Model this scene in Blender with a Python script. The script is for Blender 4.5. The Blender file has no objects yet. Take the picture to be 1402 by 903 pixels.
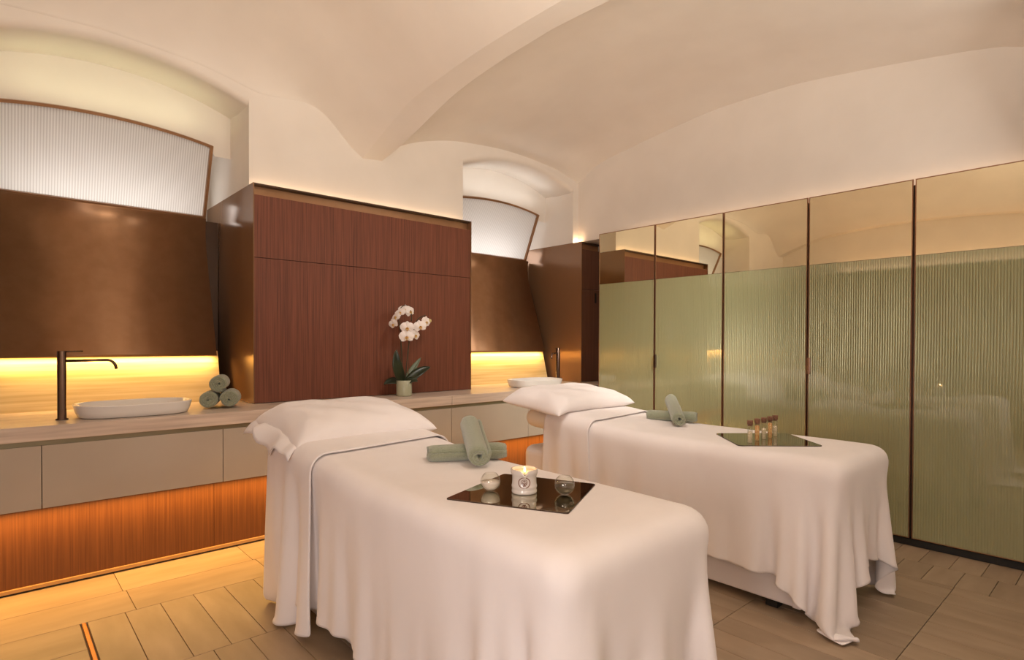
import bpy, bmesh, math, random
import numpy as np
from mathutils import Vector, Matrix
random.seed(7); np.random.seed(7)
SC = bpy.context.scene
COL = SC.collection
PI = math.pi

# ---------------------------------------------------------------- camera
F_PX, W_PX = 788.424, 1402.0
yaw, pitch, roll = math.radians(42.05495), math.radians(-0.7030974), math.radians(0.19331753)
Fv = Vector((math.sin(yaw)*math.cos(pitch), math.cos(yaw)*math.cos(pitch), math.sin(pitch)))
R0 = Vector((math.cos(yaw), -math.sin(yaw), 0)); U0 = R0.cross(Fv)
Rv = R0*math.cos(roll)+U0*math.sin(roll); Uv = Rv.cross(Fv)
cam = bpy.data.cameras.new('camera'); camo = bpy.data.objects.new('camera', cam); COL.objects.link(camo)
camo.matrix_world = Matrix(((Rv.x, Uv.x, -Fv.x, 0), (Rv.y, Uv.y, -Fv.y, 0), (Rv.z, Uv.z, -Fv.z, 1.35), (0, 0, 0, 1)))
cam.sensor_fit = 'HORIZONTAL'; cam.sensor_width = 36; cam.lens = F_PX/W_PX*36; cam.shift_y = 26.0878/W_PX
cam.clip_start = 0.05; cam.clip_end = 60
SC.camera = camo

# ---------------------------------------------------------------- world, light, exposure
wd = bpy.data.worlds.new('world'); SC.world = wd; wd.use_nodes = True
wd.node_tree.nodes['Background'].inputs[0].default_value = (1.0, 0.80, 0.62, 1)
wd.node_tree.nodes['Background'].inputs[1].default_value = 0.05
SC.view_settings.view_transform = 'Standard'; SC.view_settings.look = 'None'
SC.view_settings.exposure = 0.0; SC.view_settings.gamma = 1.0; SC.view_settings.use_curve_mapping = False
try:
    SC.cycles.use_denoising = True; SC.cycles.max_bounces = 10; SC.cycles.diffuse_bounces = 6
    SC.cycles.glossy_bounces = 5; SC.cycles.transmission_bounces = 8; SC.cycles.blur_glossy = 0.6
    SC.cycles.sample_clamp_indirect = 6.0
except Exception: pass

def area(name, loc, direction, sx, sy, power, color, up=None, spread=None):
    l = bpy.data.lights.new(name, 'AREA'); l.shape = 'RECTANGLE'; l.size = sx; l.size_y = sy
    l.energy = power; l.color = color
    if spread: l.spread = spread
    o = bpy.data.objects.new(name, l); COL.objects.link(o)
    z = -Vector(direction).normalized(); x = Vector(up if up else (1, 0, 0)); x = (x - z*x.dot(z)).normalized(); y = z.cross(x)
    o.matrix_world = Matrix(((x.x, y.x, z.x, loc[0]), (x.y, y.y, z.y, loc[1]), (x.z, y.z, z.z, loc[2]), (0, 0, 0, 1)))
    return o
SOFT = (1.0, 0.90, 0.80)
area('room_fill', (-1.0, -1.3, 1.6), (0.60, 0.80, -0.06), 2.0, 1.4, 39, (1.0, 0.90, 0.82))   # fill light added behind the camera for the room's soft ambient
area('side_fill', (-1.20, 0.25, 1.10), (0.85, 0.45, -0.02), 0.9, 0.9, 15, (1.0, 0.89, 0.84), spread=math.radians(110))   # fill added out of view to brighten the sides of the beds
area('bay_fill', (2.15, 1.92, 3.14), (0.98, 1.30, -2.40), 0.3, 0.3, 8, (1.0, 0.94, 0.88), spread=math.radians(100))   # added spot above the view, brightening the space between the bed heads
area('end_fill', (3.25, 0.95, 3.18), (1.10, 2.25, -2.25), 0.3, 0.3, 8, (1.0, 0.95, 0.87), spread=math.radians(46))   # unseen spot added to brighten the end of the cabinets
area('corner_fill', (4.25, 0.15, 2.75), (-0.5, 0.85, -0.35), 0.16, 0.16, 12, SOFT)            # added light out of view, standing in for light mirrored onto the orchid
area('vault_wash', (1.3, -0.6, 1.9), (0.15, 0.58, 0.80), 1.6, 0.8, 80, (1.0, 0.86, 0.71), spread=math.radians(125))      # unseen uplight added to brighten the vault

# ---------------------------------------------------------------- materials
def _n(nt, t, **kw):
    n = nt.nodes.new(t)
    for k, v in kw.items(): setattr(n, k, v)
    return n
def mat(name, color, rough=0.5, metal=0.0, coat=0.0, spec=0.5, trans=0.0, ior=1.45, sheen=0.0, emit=None, estr=0.0, alpha=1.0):
    m = bpy.data.materials.new(name); m.use_nodes = True
    b = m.node_tree.nodes['Principled BSDF']; I = b.inputs
    I['Base Color'].default_value = (*color, 1); I['Roughness'].default_value = rough; I['Metallic'].default_value = metal
    I['Coat Weight'].default_value = coat; I['Coat Roughness'].default_value = 0.03; I['Specular IOR Level'].default_value = spec
    I['Transmission Weight'].default_value = trans; I['IOR'].default_value = ior; I['Sheen Weight'].default_value = sheen
    if emit: I['Emission Color'].default_value = (*emit, 1); I['Emission Strength'].default_value = estr
    return m
def pattern(m, c1, c2, scale, nscale=1.0, detail=4.0, lo=0.35, hi=0.65, bump=0.0, bdist=0.002, rand=0.0, coords='Object', distortion=0.0):
    """stretched noise mixed between two colours of the material itself, with a little bump"""
    nt = m.node_tree; b = nt.nodes['Principled BSDF']
    tc = _n(nt, 'ShaderNodeTexCoord'); mp = _n(nt, 'ShaderNodeMapping'); mp.inputs['Scale'].default_value = scale
    vec = tc.outputs[coords]
    if rand:
        oi = _n(nt, 'ShaderNodeObjectInfo'); mul = _n(nt, 'ShaderNodeVectorMath', operation='SCALE'); mul.inputs[0].default_value = (31, 17, 23)
        nt.links.new(oi.outputs['Random'], mul.inputs['Scale'])
        ad = _n(nt, 'ShaderNodeVectorMath', operation='ADD'); nt.links.new(vec, ad.inputs[0]); nt.links.new(mul.outputs[0], ad.inputs[1]); vec = ad.outputs[0]
    nt.links.new(vec, mp.inputs['Vector'])
    no = _n(nt, 'ShaderNodeTexNoise'); no.inputs['Scale'].default_value = nscale; no.inputs['Detail'].default_value = detail; no.inputs['Distortion'].default_value = distortion
    nt.links.new(mp.outputs[0], no.inputs['Vector'])
    mr = _n(nt, 'ShaderNodeMapRange'); mr.inputs[1].default_value = lo; mr.inputs[2].default_value = hi
    nt.links.new(no.outputs['Fac'], mr.inputs[0])
    mx = _n(nt, 'ShaderNodeMix', data_type='RGBA'); mx.inputs[6].default_value = (*c1, 1); mx.inputs[7].default_value = (*c2, 1)
    nt.links.new(mr.outputs[0], mx.inputs[0]); out = mx.outputs[2]
    if rand:
        hs = _n(nt, 'ShaderNodeHueSaturation'); m2 = _n(nt, 'ShaderNodeMapRange'); m2.inputs[3].default_value = 1-rand; m2.inputs[4].default_value = 1+rand
        nt.links.new(oi.outputs['Random'], m2.inputs[0]); nt.links.new(m2.outputs[0], hs.inputs['Value']); nt.links.new(out, hs.inputs['Color']); out = hs.outputs[0]
    nt.links.new(out, b.inputs['Base Color'])
    if bump:
        bp = _n(nt, 'ShaderNodeBump'); bp.inputs['Strength'].default_value = bump; bp.inputs['Distance'].default_value = bdist
        nt.links.new(no.outputs['Fac'], bp.inputs['Height']); nt.links.new(bp.outputs[0], b.inputs['Normal'])
    return m

M = {}
M['plaster'] = pattern(mat('plaster', (0.80, 0.75, 0.69), 0.9, spec=0.2), (0.79, 0.74, 0.68), (0.82, 0.77, 0.71), (1, 1, 1), 3.0)
M['oak_red'] = pattern(mat('oak_red', (0.2, 0.08, 0.045), 0.55), (0.105, 0.029, 0.013), (0.215, 0.066, 0.032), (190, 190, 2.4), 1.0, 5, 0.3, 0.7, 0.15, 0.001)
M['oak_dark'] = pattern(mat('oak_dark', (0.15, 0.06, 0.035), 0.5), (0.10, 0.038, 0.02), (0.17, 0.068, 0.036), (130, 130, 2.0), 1.0, 5, 0.3, 0.7, 0.1, 0.001)
M['oak_warm'] = pattern(mat('oak_warm', (0.4, 0.19, 0.08), 0.5), (0.085, 0.026, 0.006), (0.150, 0.052, 0.014), (110, 110, 2.0), 1.0, 5, 0.3, 0.7, 0.1, 0.001)
M['bronze'] = pattern(mat('bronze', (0.23, 0.14, 0.08), 0.30, metal=0.5), (0.33, 0.175, 0.085), (0.365, 0.197, 0.100), (12, 12, 12), 1.0, 3)
M['bronze_gloss'] = mat('bronze_gloss', (0.245, 0.130, 0.065), 0.20, metal=0.25)
M['bronze_dark'] = mat('bronze_dark', (0.075, 0.045, 0.03), 0.35, metal=0.7)
M['copper_trim'] = mat('copper_trim', (0.36, 0.20, 0.12), 0.3, metal=0.9)
M['black'] = mat('black', (0.012, 0.010, 0.008), 0.6)
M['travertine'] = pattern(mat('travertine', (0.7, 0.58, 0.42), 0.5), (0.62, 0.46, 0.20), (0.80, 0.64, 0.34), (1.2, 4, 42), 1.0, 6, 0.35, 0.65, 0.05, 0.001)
M['worktop'] = pattern(mat('worktop', (0.5, 0.4, 0.32), 0.32), (0.52, 0.42, 0.345), (0.70, 0.585, 0.49), (2.0, 40, 40), 1.0, 6, 0.35, 0.65, 0.03, 0.001)
M['lacquer'] = pattern(mat('lacquer', (0.46, 0.41, 0.34), 0.25, coat=0.5), (0.45, 0.395, 0.325), (0.48, 0.42, 0.345), (2, 2, 2), 1.0, 3)
M['channel'] = mat('channel', (0.30, 0.27, 0.18), 0.3, metal=0.6)
M['tile'] = pattern(mat('tile', (0.42, 0.33, 0.24), 0.5), (0.275, 0.195, 0.125), (0.375, 0.272, 0.180), (9, 2.2, 9), 1.0, 6, 0.3, 0.7, 0.03, 0.001, rand=0.09)
M['tile_x'] = pattern(mat('tile_x', (0.42, 0.33, 0.24), 0.5), (0.275, 0.195, 0.125), (0.375, 0.272, 0.180), (2.2, 9, 9), 1.0, 6, 0.3, 0.7, 0.03, 0.001, rand=0.07)
M['grout'] = mat('grout', (0.20, 0.14, 0.09), 0.9)
M['rail'] = mat('rail', (0.42, 0.24, 0.10), 0.4)
M['brass'] = mat('brass', (0.50, 0.17, 0.03), 0.45, metal=0.5)
M['linen'] = pattern(mat('linen', (0.80, 0.74, 0.715), 0.75, sheen=0.25, spec=0.25), (0.785, 0.722, 0.70), (0.82, 0.76, 0.74), (4, 4, 2.2), 1.0, 4, bump=0.35, bdist=0.012, distortion=0.6)
M['vinyl'] = mat('vinyl', (0.82, 0.75, 0.63), 0.5)
M['base_white'] = mat('base_white', (0.70, 0.645, 0.645), 0.4)
def towel_mat():
    m = pattern(mat('towel_green', (0.3, 0.33, 0.25), 0.95, sheen=0.6, spec=0.1), (0.220, 0.240, 0.155), (0.345, 0.36, 0.250), (1, 1, 1), 230.0, 3, 0.3, 0.7, 0.9, 0.006)
    return m
M['towel'] = towel_mat()
M['ceramic'] = mat('ceramic', (0.82, 0.79, 0.75), 0.12, coat=0.4)
M['ceramic_cream'] = mat('ceramic_cream', (0.64, 0.57, 0.52), 0.18, coat=0.4)
M['gunmetal'] = mat('gunmetal', (0.16, 0.105, 0.08), 0.22, metal=1.0)
M['mirror_bronze'] = mat('mirror_bronze', (0.90, 0.82, 0.60), 0.015, metal=1.0)
M['tray_mirror'] = mat('tray_mirror', (0.50, 0.47, 0.36), 0.012, metal=1.0)
def thin_glass():
    m = bpy.data.materials.new('thin_glass'); m.use_nodes = True; nt = m.node_tree
    for n in list(nt.nodes): nt.nodes.remove(n)
    out = _n(nt, 'ShaderNodeOutputMaterial'); tr = _n(nt, 'ShaderNodeBsdfTransparent'); tr.inputs[0].default_value = (0.97, 0.97, 0.95, 1)
    gl = _n(nt, 'ShaderNodeBsdfGlossy'); gl.inputs['Roughness'].default_value = 0.02; fr = _n(nt, 'ShaderNodeLayerWeight'); fr.inputs[0].default_value = 0.5
    mx = _n(nt, 'ShaderNodeMixShader'); lw = fr; mp_ = _n(nt, 'ShaderNodeMath', operation='POWER'); mp_.inputs[1].default_value = 3.0; nt.links.new(lw.outputs['Facing'], mp_.inputs[0]); mr = _n(nt, 'ShaderNodeMapRange'); mr.inputs[3].default_value = 0.035; mr.inputs[4].default_value = 0.45; nt.links.new(mp_.outputs[0], mr.inputs[0]); nt.links.new(mr.outputs[0], mx.inputs[0]); nt.links.new(tr.outputs[0], mx.inputs[1]); nt.links.new(gl.outputs[0], mx.inputs[2]); nt.links.new(mx.outputs[0], out.inputs[0])
    return m
M['glass'] = thin_glass()
M['milk'] = mat('milk', (0.80, 0.70, 0.64), 0.3)
M['wax'] = mat('wax', (0.85, 0.70, 0.48), 0.35, emit=(1.0, 0.55, 0.18), estr=0.0)
M['oil'] = mat('oil', (0.10, 0.075, 0.05), 0.08)
M['cork'] = pattern(mat('cork', (0.2, 0.09, 0.05), 0.8), (0.13, 0.05, 0.028), (0.27, 0.13, 0.075), (1, 1, 1), 220, 2)
M['petals_amber'] = pattern(mat('petals_amber', (0.7, 0.4, 0.15), 0.7), (0.60, 0.22, 0.06), (0.85, 0.58, 0.26), (1, 1, 1), 160, 2)
M['petals_pale'] = pattern(mat('petals_pale', (0.7, 0.6, 0.45), 0.7), (0.55, 0.45, 0.28), (0.80, 0.68, 0.52), (1, 1, 1), 160, 2)
M['emblem'] = mat('emblem', (0.17, 0.06, 0.03), 0.4)
M['flame'] = mat('flame', (1, 0.7, 0.3), 0.5, emit=(1.0, 0.62, 0.25), estr=9.0)
M['pot'] = mat('pot', (0.42, 0.42, 0.29), 0.25, coat=0.3)
M['leaf'] = pattern(mat('leaf', (0.03, 0.045, 0.02), 0.3), (0.012, 0.019, 0.008), (0.030, 0.040, 0.017), (8, 8, 8), 1.0)
M['leaf_pale'] = mat('leaf_pale', (0.10, 0.13, 0.07), 0.35)
M['stem'] = mat('stem', (0.035, 0.04, 0.018), 0.5)
M['stake'] = mat('stake', (0.12, 0.06, 0.03), 0.7)
M['petal'] = mat('petal', (0.86, 0.79, 0.75), 0.55, sheen=0.2)
M['lip'] = mat('lip', (0.62, 0.38, 0.10), 0.5)
M['lip_dark'] = mat('lip_dark', (0.30, 0.09, 0.03), 0.5)
M['bud'] = mat('bud', (0.55, 0.47, 0.22), 0.5)
M['moss'] = pattern(mat('moss', (0.05, 0.03, 0.018), 0.9), (0.03, 0.018, 0.01), (0.09, 0.055, 0.03), (1, 1, 1), 120)

def fluted_mat():
    # pale green back-painted glass: smooth front, fluted back
    m = mat('fluted_glass', (0.345, 0.345, 0.180), 0.16, metal=0.2, coat=1.0); nt = m.node_tree; b = nt.nodes['Principled BSDF']
    b.inputs['Coat IOR'].default_value = 1.9; b.inputs['Coat Roughness'].default_value = 0.02; b.inputs['Specular IOR Level'].default_value = 0.6
    tc = _n(nt, 'ShaderNodeTexCoord'); sp = _n(nt, 'ShaderNodeSeparateXYZ'); nt.links.new(tc.outputs['Object'], sp.inputs[0])
    ml = _n(nt, 'ShaderNodeMath', operation='MULTIPLY'); ml.inputs[1].default_value = 2*PI/0.015; nt.links.new(sp.outputs['Y'], ml.inputs[0])
    sn = _n(nt, 'ShaderNodeMath', operation='SINE'); nt.links.new(ml.outputs[0], sn.inputs[0])
    ab = sn
    bp = _n(nt, 'ShaderNodeBump'); bp.inputs['Strength'].default_value = 1.0; bp.inputs['Distance'].default_value = 0.0011
    nt.links.new(ab.outputs[0], bp.inputs['Height']); nt.links.new(bp.outputs[0], b.inputs['Normal'])
    return m
M['fluted'] = fluted_mat()
def pane_mat():
    # ribbed frosted pane: scatters the lamp that stands behind it
    m = bpy.data.materials.new('frosted_pane'); m.use_nodes = True; nt = m.node_tree
    for n in list(nt.nodes): nt.nodes.remove(n)
    out = _n(nt, 'ShaderNodeOutputMaterial'); tr = _n(nt, 'ShaderNodeBsdfTranslucent'); df = _n(nt, 'ShaderNodeBsdfDiffuse'); mx = _n(nt, 'ShaderNodeMixShader'); mx.inputs[0].default_value = 0.35
    tc = _n(nt, 'ShaderNodeTexCoord'); sp = _n(nt, 'ShaderNodeSeparateXYZ'); nt.links.new(tc.outputs['Object'], sp.inputs[0])
    ml = _n(nt, 'ShaderNodeMath', operation='MULTIPLY'); ml.inputs[1].default_value = 2*PI/0.016; nt.links.new(sp.outputs['X'], ml.inputs[0])
    sn = _n(nt, 'ShaderNodeMath', operation='SINE'); nt.links.new(ml.outputs[0], sn.inputs[0])
    mr = _n(nt, 'ShaderNodeMapRange'); mr.inputs[1].default_value = -1; nt.links.new(sn.outputs[0], mr.inputs[0])
    mc = _n(nt, 'ShaderNodeMix', data_type='RGBA'); mc.inputs[6].default_value = (0.70, 0.68, 0.66, 1); mc.inputs[7].default_value = (0.95, 0.94, 0.92, 1)
    nt.links.new(mr.outputs[0], mc.inputs[0]); nt.links.new(mc.outputs[2], tr.inputs[0]); nt.links.new(mc.outputs[2], df.inputs[0])
    nt.links.new(tr.outputs[0], mx.inputs[1]); nt.links.new(df.outputs[0], mx.inputs[2]); nt.links.new(mx.outputs[0], out.inputs[0])
    return m
M['pane'] = pane_mat()

# ---------------------------------------------------------------- helpers
def link(name, me, m, parent=None, smooth=False):
    o = bpy.data.objects.new(name, me); COL.objects.link(o)
    if m is not None and len(me.materials) == 0: me.materials.append(m)
    if parent: o.parent = parent
    if smooth:
        for p in me.polygons: p.use_smooth = True
    return o
def from_bm(name, bm, m, parent=None, smooth=False):
    bmesh.ops.recalc_face_normals(bm, faces=bm.faces)
    me = bpy.data.meshes.new(name); bm.to_mesh(me); bm.free()
    return link(name, me, m, parent, smooth)
def from_py(name, v, f, m, parent=None, smooth=False):
    me = bpy.data.meshes.new(name); me.from_pydata([tuple(x) for x in v], [], f); me.update()
    return link(name, me, m, parent, smooth)
def tag(o, label=None, cat=None, group=None, kind=None):
    if label: o['label'] = label
    if cat: o['category'] = cat
    if group: o['group'] = group
    if kind: o['kind'] = kind
    return o
def empty(name, loc=(0, 0, 0), label=None, cat=None, group=None, rotz=0):
    o = bpy.data.objects.new(name, None); COL.objects.link(o); o.location = loc; o.rotation_euler = (0, 0, rotz); o.empty_display_size = 0.05
    return tag(o, label, cat, group)
def bbox(bm, x0, x1, y0, y1, z0, z1, bev=0.0, seg=1):
    t = bmesh.new(); bmesh.ops.create_cube(t, size=1)
    bmesh.ops.scale(t, vec=(x1-x0, y1-y0, z1-z0), verts=t.verts); bmesh.ops.translate(t, vec=((x0+x1)/2, (y0+y1)/2, (z0+z1)/2), verts=t.verts)
    if bev: bmesh.ops.bevel(t, geom=list(t.edges), offset=bev, segments=seg, affect='EDGES', profile=0.5)
    me = bpy.data.meshes.new('t'); t.to_mesh(me); t.free(); bm.from_mesh(me); bpy.data.meshes.remove(me)
def box(name, x0, x1, y0, y1, z0, z1, m, parent=None, bev=0.0, seg=1, origin=None, smooth=False):
    bm = bmesh.new(); bbox(bm, x0, x1, y0, y1, z0, z1, bev, seg)
    return from_bm(name, bm, m, parent, smooth)
def lathe_bm(prof, seg=32, bm=None, close=False):
    """prof: list of (r, z)"""
    bm = bm or bmesh.new(); rings = []
    for r, z in prof:
        if r < 1e-6: rings.append([bm.verts.new((0, 0, z))])
        else: rings.append([bm.verts.new((r*math.cos(2*PI*i/seg), r*math.sin(2*PI*i/seg), z)) for i in range(seg)])
    for a, b in zip(rings[:-1], rings[1:]):
        for i in range(seg):
            j = (i+1) % seg
            va = [a[0]] if len(a) == 1 else [a[i], a[j]]; vb = [b[0]] if len(b) == 1 else [b[j], b[i]]
            q = va+vb
            if len(q) >= 3: bm.faces.new(q)
    return bm
def tube_bm(pts, rad, seg=10, bm=None, caps=True):
    bm = bm or bmesh.new(); pts = [Vector(p) for p in pts]; n = len(pts)
    if not isinstance(rad, (list, tuple)): rad = [rad]*n
    rings = []; ref = None
    for i, p in enumerate(pts):
        d = (pts[min(i+1, n-1)]-pts[max(i-1, 0)]).normalized()
        if ref is None: ref = d.orthogonal().normalized()
        ref = (ref-d*ref.dot(d)).normalized(); b = d.cross(ref)
        rings.append([bm.verts.new(p+(ref*math.cos(2*PI*k/seg)+b*math.sin(2*PI*k/seg))*rad[i]) for k in range(seg)])
    for a, b in zip(rings[:-1], rings[1:]):
        for k in range(seg): bm.faces.new((a[k], a[(k+1) % seg], b[(k+1) % seg], b[k]))
    if caps: bm.faces.new(rings[0]); bm.faces.new(rings[-1])
    return bm
def sph_bm(c, r, bm=None, u=14, v=9, sc=(1, 1, 1)):
    bm = bm or bmesh.new(); t = bmesh.new(); bmesh.ops.create_uvsphere(t, u_segments=u, v_segments=v, radius=r)
    bmesh.ops.scale(t, vec=sc, verts=t.verts); bmesh.ops.translate(t, vec=c, verts=t.verts)
    me = bpy.data.meshes.new('t'); t.to_mesh(me); t.free(); bm.from_mesh(me); bpy.data.meshes.remove(me); return bm
def smoothstep(t): t = min(1, max(0, t)); return t*t*(3-2*t)
def hermite(tab, x):
    """smooth interpolation through a table of (x, y)"""
    xs = [a for a, _ in tab]; ys = [b for _, b in tab]; n = len(xs)
    if x <= xs[0]: return ys[0]
    if x >= xs[-1]: return ys[-1]
    d = [(ys[i+1]-ys[i])/(xs[i+1]-xs[i]) for i in range(n-1)]
    sl = [d[0]]+[(2*d[i-1]*d[i]/(d[i-1]+d[i]) if d[i-1]*d[i] > 0 else 0.0) for i in range(1, n-1)]+[d[-1]]
    for i in range(n-1):
        if x <= xs[i+1]:
            h = xs[i+1]-xs[i]; t = (x-xs[i])/h
            return (2*t**3-3*t*t+1)*ys[i]+(t**3-2*t*t+t)*h*sl[i]+(-2*t**3+3*t*t)*ys[i+1]+(t**3-t*t)*h*sl[i+1]

# ---------------------------------------------------------------- the setting
XL, XR, YU, YF = -1.45, 5.02, 4.43, -3.0      # upper wall planes
NICHES = [(-0.17, 1.40, 3.077, 3.235), (3.355, 4.928, 3.055, 3.215)]
def arch_z(n, x):
    c = (n[0]+n[1])/2; h = (n[1]-n[0])/2; return n[2]+(n[3]-n[2])*(1-((x-c)/h)**2)

# floor: base slab, tiles as parts
floor = tag(box('floor', XL-0.2, 5.4, YF-0.1, 5.5, -0.10, -0.010, M['grout']), 'floor of long beige limestone tiles', None, None, 'structure')
_tile = {}
def tile(x0, x1, y0, y1):
    w, l = x1-x0-0.003, y1-y0-0.003; key = (round(w, 3), round(l, 3)); m = M['tile'] if l >= w else M['tile_x']
    if key not in _tile:
        bm = bmesh.new(); bbox(bm, -w/2, w/2, -l/2, l/2, -0.010, 0, 0.0008)
        bmesh.ops.recalc_face_normals(bm, faces=bm.faces); me = bpy.data.meshes.new('tile'); bm.to_mesh(me); bm.free(); me.materials.append(m); _tile[key] = me
    o = bpy.data.objects.new('tile', _tile[key]); COL.objects.link(o); o.parent = floor
    o.location = ((x0+x1)/2, (y0+y1)/2, random.uniform(-0.0005, 0.0)); return o
RP, CP = 0.672, 0.152
rows = [3.40-RP*k for k in range(0, 6)]
for k in range(5):
    y1, y0 = rows[k], rows[k+1]; x = 0.33-(0.5*CP if k % 2 else 0); first = True
    while x < 3.95-0.01:
        a = max(x, 0.33); b = min(x+CP, 3.95)
        if b-a > 0.02: tile(a, b, y0, y1)
        x += CP
for y0, y1, off in ((3.70, 4.06, 0.515), (3.40, 3.70, 0.53)):                   # border along the counter
    x = off-3*RP
    while x < 4.55:
        a, b = max(x, XL), min(x+RP, 4.55)
        if b-a > 0.03: tile(a, b, y0, y1)
        x += RP
for k in range(9):                                                             # border west of the brass strip
    y1 = 3.40-0.3*k; x = 0.302-(2 if k % 2 else 2.5)*RP
    while x < 0.30:
        a, b = max(x, XL), min(x+RP, 0.302)
        if b-a > 0.03: tile(a, b, y1-0.3, y1)
        x += RP
for x0, x1, off in ((3.95, 4.245, 0.0), (4.245, 4.56, 0.08)):                     # border along the glass cabinets
    y = 0.715-0.152*5+off
    while y < 3.40:
        a, b = y, min(y+0.152*1.0, 3.40)
        if b-a > 0.02: tile(x0, x1, a, b)
        y += 0.152
bm = bmesh.new()                                                               # what lies behind the camera
y = 0.04
while y > YF:
    x = XL
    while x < 4.55:
        bbox(bm, x+.0015, min(x+CP*2, 4.56)-.0015, y-RP+.0015, y-.0015, -0.010, 0); x += CP*2
    y -= RP
tag(from_bm('tiling', bm, M['tile'], floor), kind='stuff')
box('inlay_strip', 0.309, 0.323, 0.04, 3.40, -0.010, 0.0008, M['brass'], floor)

# back wall above the piers, with two arched niches
bm = bmesh.new()
def quad(bm, pts): bm.faces.new([bm.verts.new(p) for p in pts])
xs = [XL-0.1, NICHES[0][0]]
for a, b in ((XL-0.1, NICHES[0][0]), (NICHES[0][1], NICHES[1][0]), (NICHES[1][1], 5.4)):
    quad(bm, [(a, YU, 2.30), (b, YU, 2.30), (b, YU, 4.2), (a, YU, 4.2)])
NB = 5.50; RR = 0.05; NS = 36
for n in NICHES:
    prof = [(YU, RR, None)]+[(YU+RR*(1-math.cos(t*PI/10)), RR*(1-math.sin(t*PI/10)), None) for t in range(1, 6)]
    ys_dz = [(YU, RR)]+[(YU+RR*(1-math.cos(t*PI/12)), RR*(1-math.sin(t*PI/12))) for t in range(1, 7)]+[(4.70, 0.0), (4.78, 0.012), (4.9, 0.02), (NB, 0.02)]
    cols = []
    for i in range(NS+1):
        x = n[0]+(n[1]-n[0])*i/NS; za = arch_z(n, x)
        cols.append([bm.verts.new((x, YU, 4.2))]+[bm.verts.new((x, y, za+dz)) for y, dz in ys_dz]+[bm.verts.new((x, NB, 2.2))])
    for a, b in zip(cols[:-1], cols[1:]):
        for k in range(len(a)-1):
            f = bm.faces.new((a[k], a[k+1], b[k+1], b[k])); f.smooth = 1 <= k <= 9
    for x in (n[0], n[1]):                                                    # jambs
        za = arch_z(n, x)
        pts = [(x, YU, 2.30), (x, YU, za+RR)]+[(x, y, za+dz) for y, dz in ys_dz[1:]]+[(x, NB, 2.30)]
        bm.faces.new([bm.verts.new(p) for p in pts])
tag(from_bm('wall_back', bm, M['plaster']), 'plastered wall with two arched window niches', None, None, 'structure')
tag(box('wall_back_lower', XL-0.1, 5.4, 5.52, 5.6, 0, 3.4, M['plaster']), None, None, None, 'structure').name = 'wall_rear'
bm = bmesh.new(); bbox(bm, XR, 5.42, YF, 4.6, 2.50, 4.2); bbox(bm, 5.30, 5.42, YF, 5.6, 0, 2.50)
tag(from_bm('wall_right', bm, M['plaster']), 'plain plastered wall above the glass cabinets', None, None, 'structure')
bm = bmesh.new(); bbox(bm, XL-0.2, XL, YF, 5.6, 0, 4.2)
wl = tag(from_bm('wall_left', bm, M['plaster']), None, None, None, 'structure')
box('wall_panelling', XL+0.001, XL+0.10, YF, 4.42, 0.0, 2.50, M['oak_dark'], wl)
tag(box('wall_front', XL-0.2, 5.42, YF-0.1, YF, 0, 4.2, M['plaster']), None, None, None, 'structure')

# vaulted ceiling: shallow vaulted bays springing from an arched rib
ZA2 = [(2.488, 2.898), (2.56, 2.985), (2.645, 3.053), (2.986, 3.184), (3.356, 3.26), (3.977, 3.304), (4.601, 3.267), (5.031, 3.17)]
ZB2 = [(2.40, 3.525), (2.674, 3.522), (3.3, 3.46), (3.642, 3.412), (4.132, 3.325), (4.43, 3.17)]
ZRL = [(2.40, 3.21), (2.8, 3.206), (3.051, 3.194), (3.684, 3.135), (4.034, 3.026), (4.30, 2.93), (4.43, 2.879)]
ZRR = [(2.40, 3.215), (2.775, 3.20), (3.285, 3.153), (3.966, 2.989), (4.25, 2.925), (4.43, 2.898)]
ZA1 = [(0.52, 3.52), (1.0, 3.49), (1.4, 3.41), (1.791, 3.269), (2.022, 3.126), (2.192, 2.961), (2.31, 2.879)]
YM = 2.40; Y0 = 2*YM-YU
def fold_y(y):
    p = YU-Y0; t = (y-Y0) % (2*p); t = t if t <= p else 2*p-t
    return YM+abs(Y0+t-YM)
def coons(x, y, xa, xb, fa, fb, fw):
    """fa(y), fb(y) at x = xa, xb; fw(x) at both ends in y"""
    yy = fold_y(y); s = (x-xa)/(xb-xa); p = YU-Y0; t = ((y-Y0) % p)/p
    w = fw(x)
    ruled = (1-s)*fa(yy)+s*fb(yy)
    bil = (1-s)*fa(YU)+s*fb(YU)
    return ruled+w-bil
def z_bay2(x, y):
    return coons(x, y, 2.488, 5.031, lambda q: hermite(ZRR, q), lambda q: hermite(ZB2, q), lambda q: hermite(ZA2, q))
def z_bay1(x, y):
    xx = 0.52+abs(x-0.52)
    z = coons(x, y, -1.27, 2.31, lambda q: hermite(ZRL, q), lambda q: hermite(ZRL, q), lambda q: hermite(ZA1, 0.52+abs(q-0.52)))
    w = smoothstep((2.0-xx)/0.6)
    d = min(1.0, abs(YU-y)/0.50)                                               # coved joint with the wall
    return z-w*0.23*(1-math.sqrt(max(0.0, 1-(1-d)**2)))
ysr = []
for a, b, n in ((YF, Y0, 24), (Y0, 3.85, 34), (3.85, 4.25, 12), (4.25, 4.38, 8), (4.38, 4.432, 10)): ysr += [a+(b-a)*i/n for i in range(n)]
ysr += [4.432, 4.46]
def patch(bm, xs, fz):
    g = [[bm.verts.new((x, y, fz(x, min(y, YU)))) for y in ysr] for x in xs]
    for a, b in zip(g[:-1], g[1:]):
        for k in range(len(ysr)-1):
            f = bm.faces.new((a[k], a[k+1], b[k+1], b[k])); f.smooth = True
bm = bmesh.new()
patch(bm, [2.488+(5.031-2.488)*(i/44) for i in range(45)], z_bay2)
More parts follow.
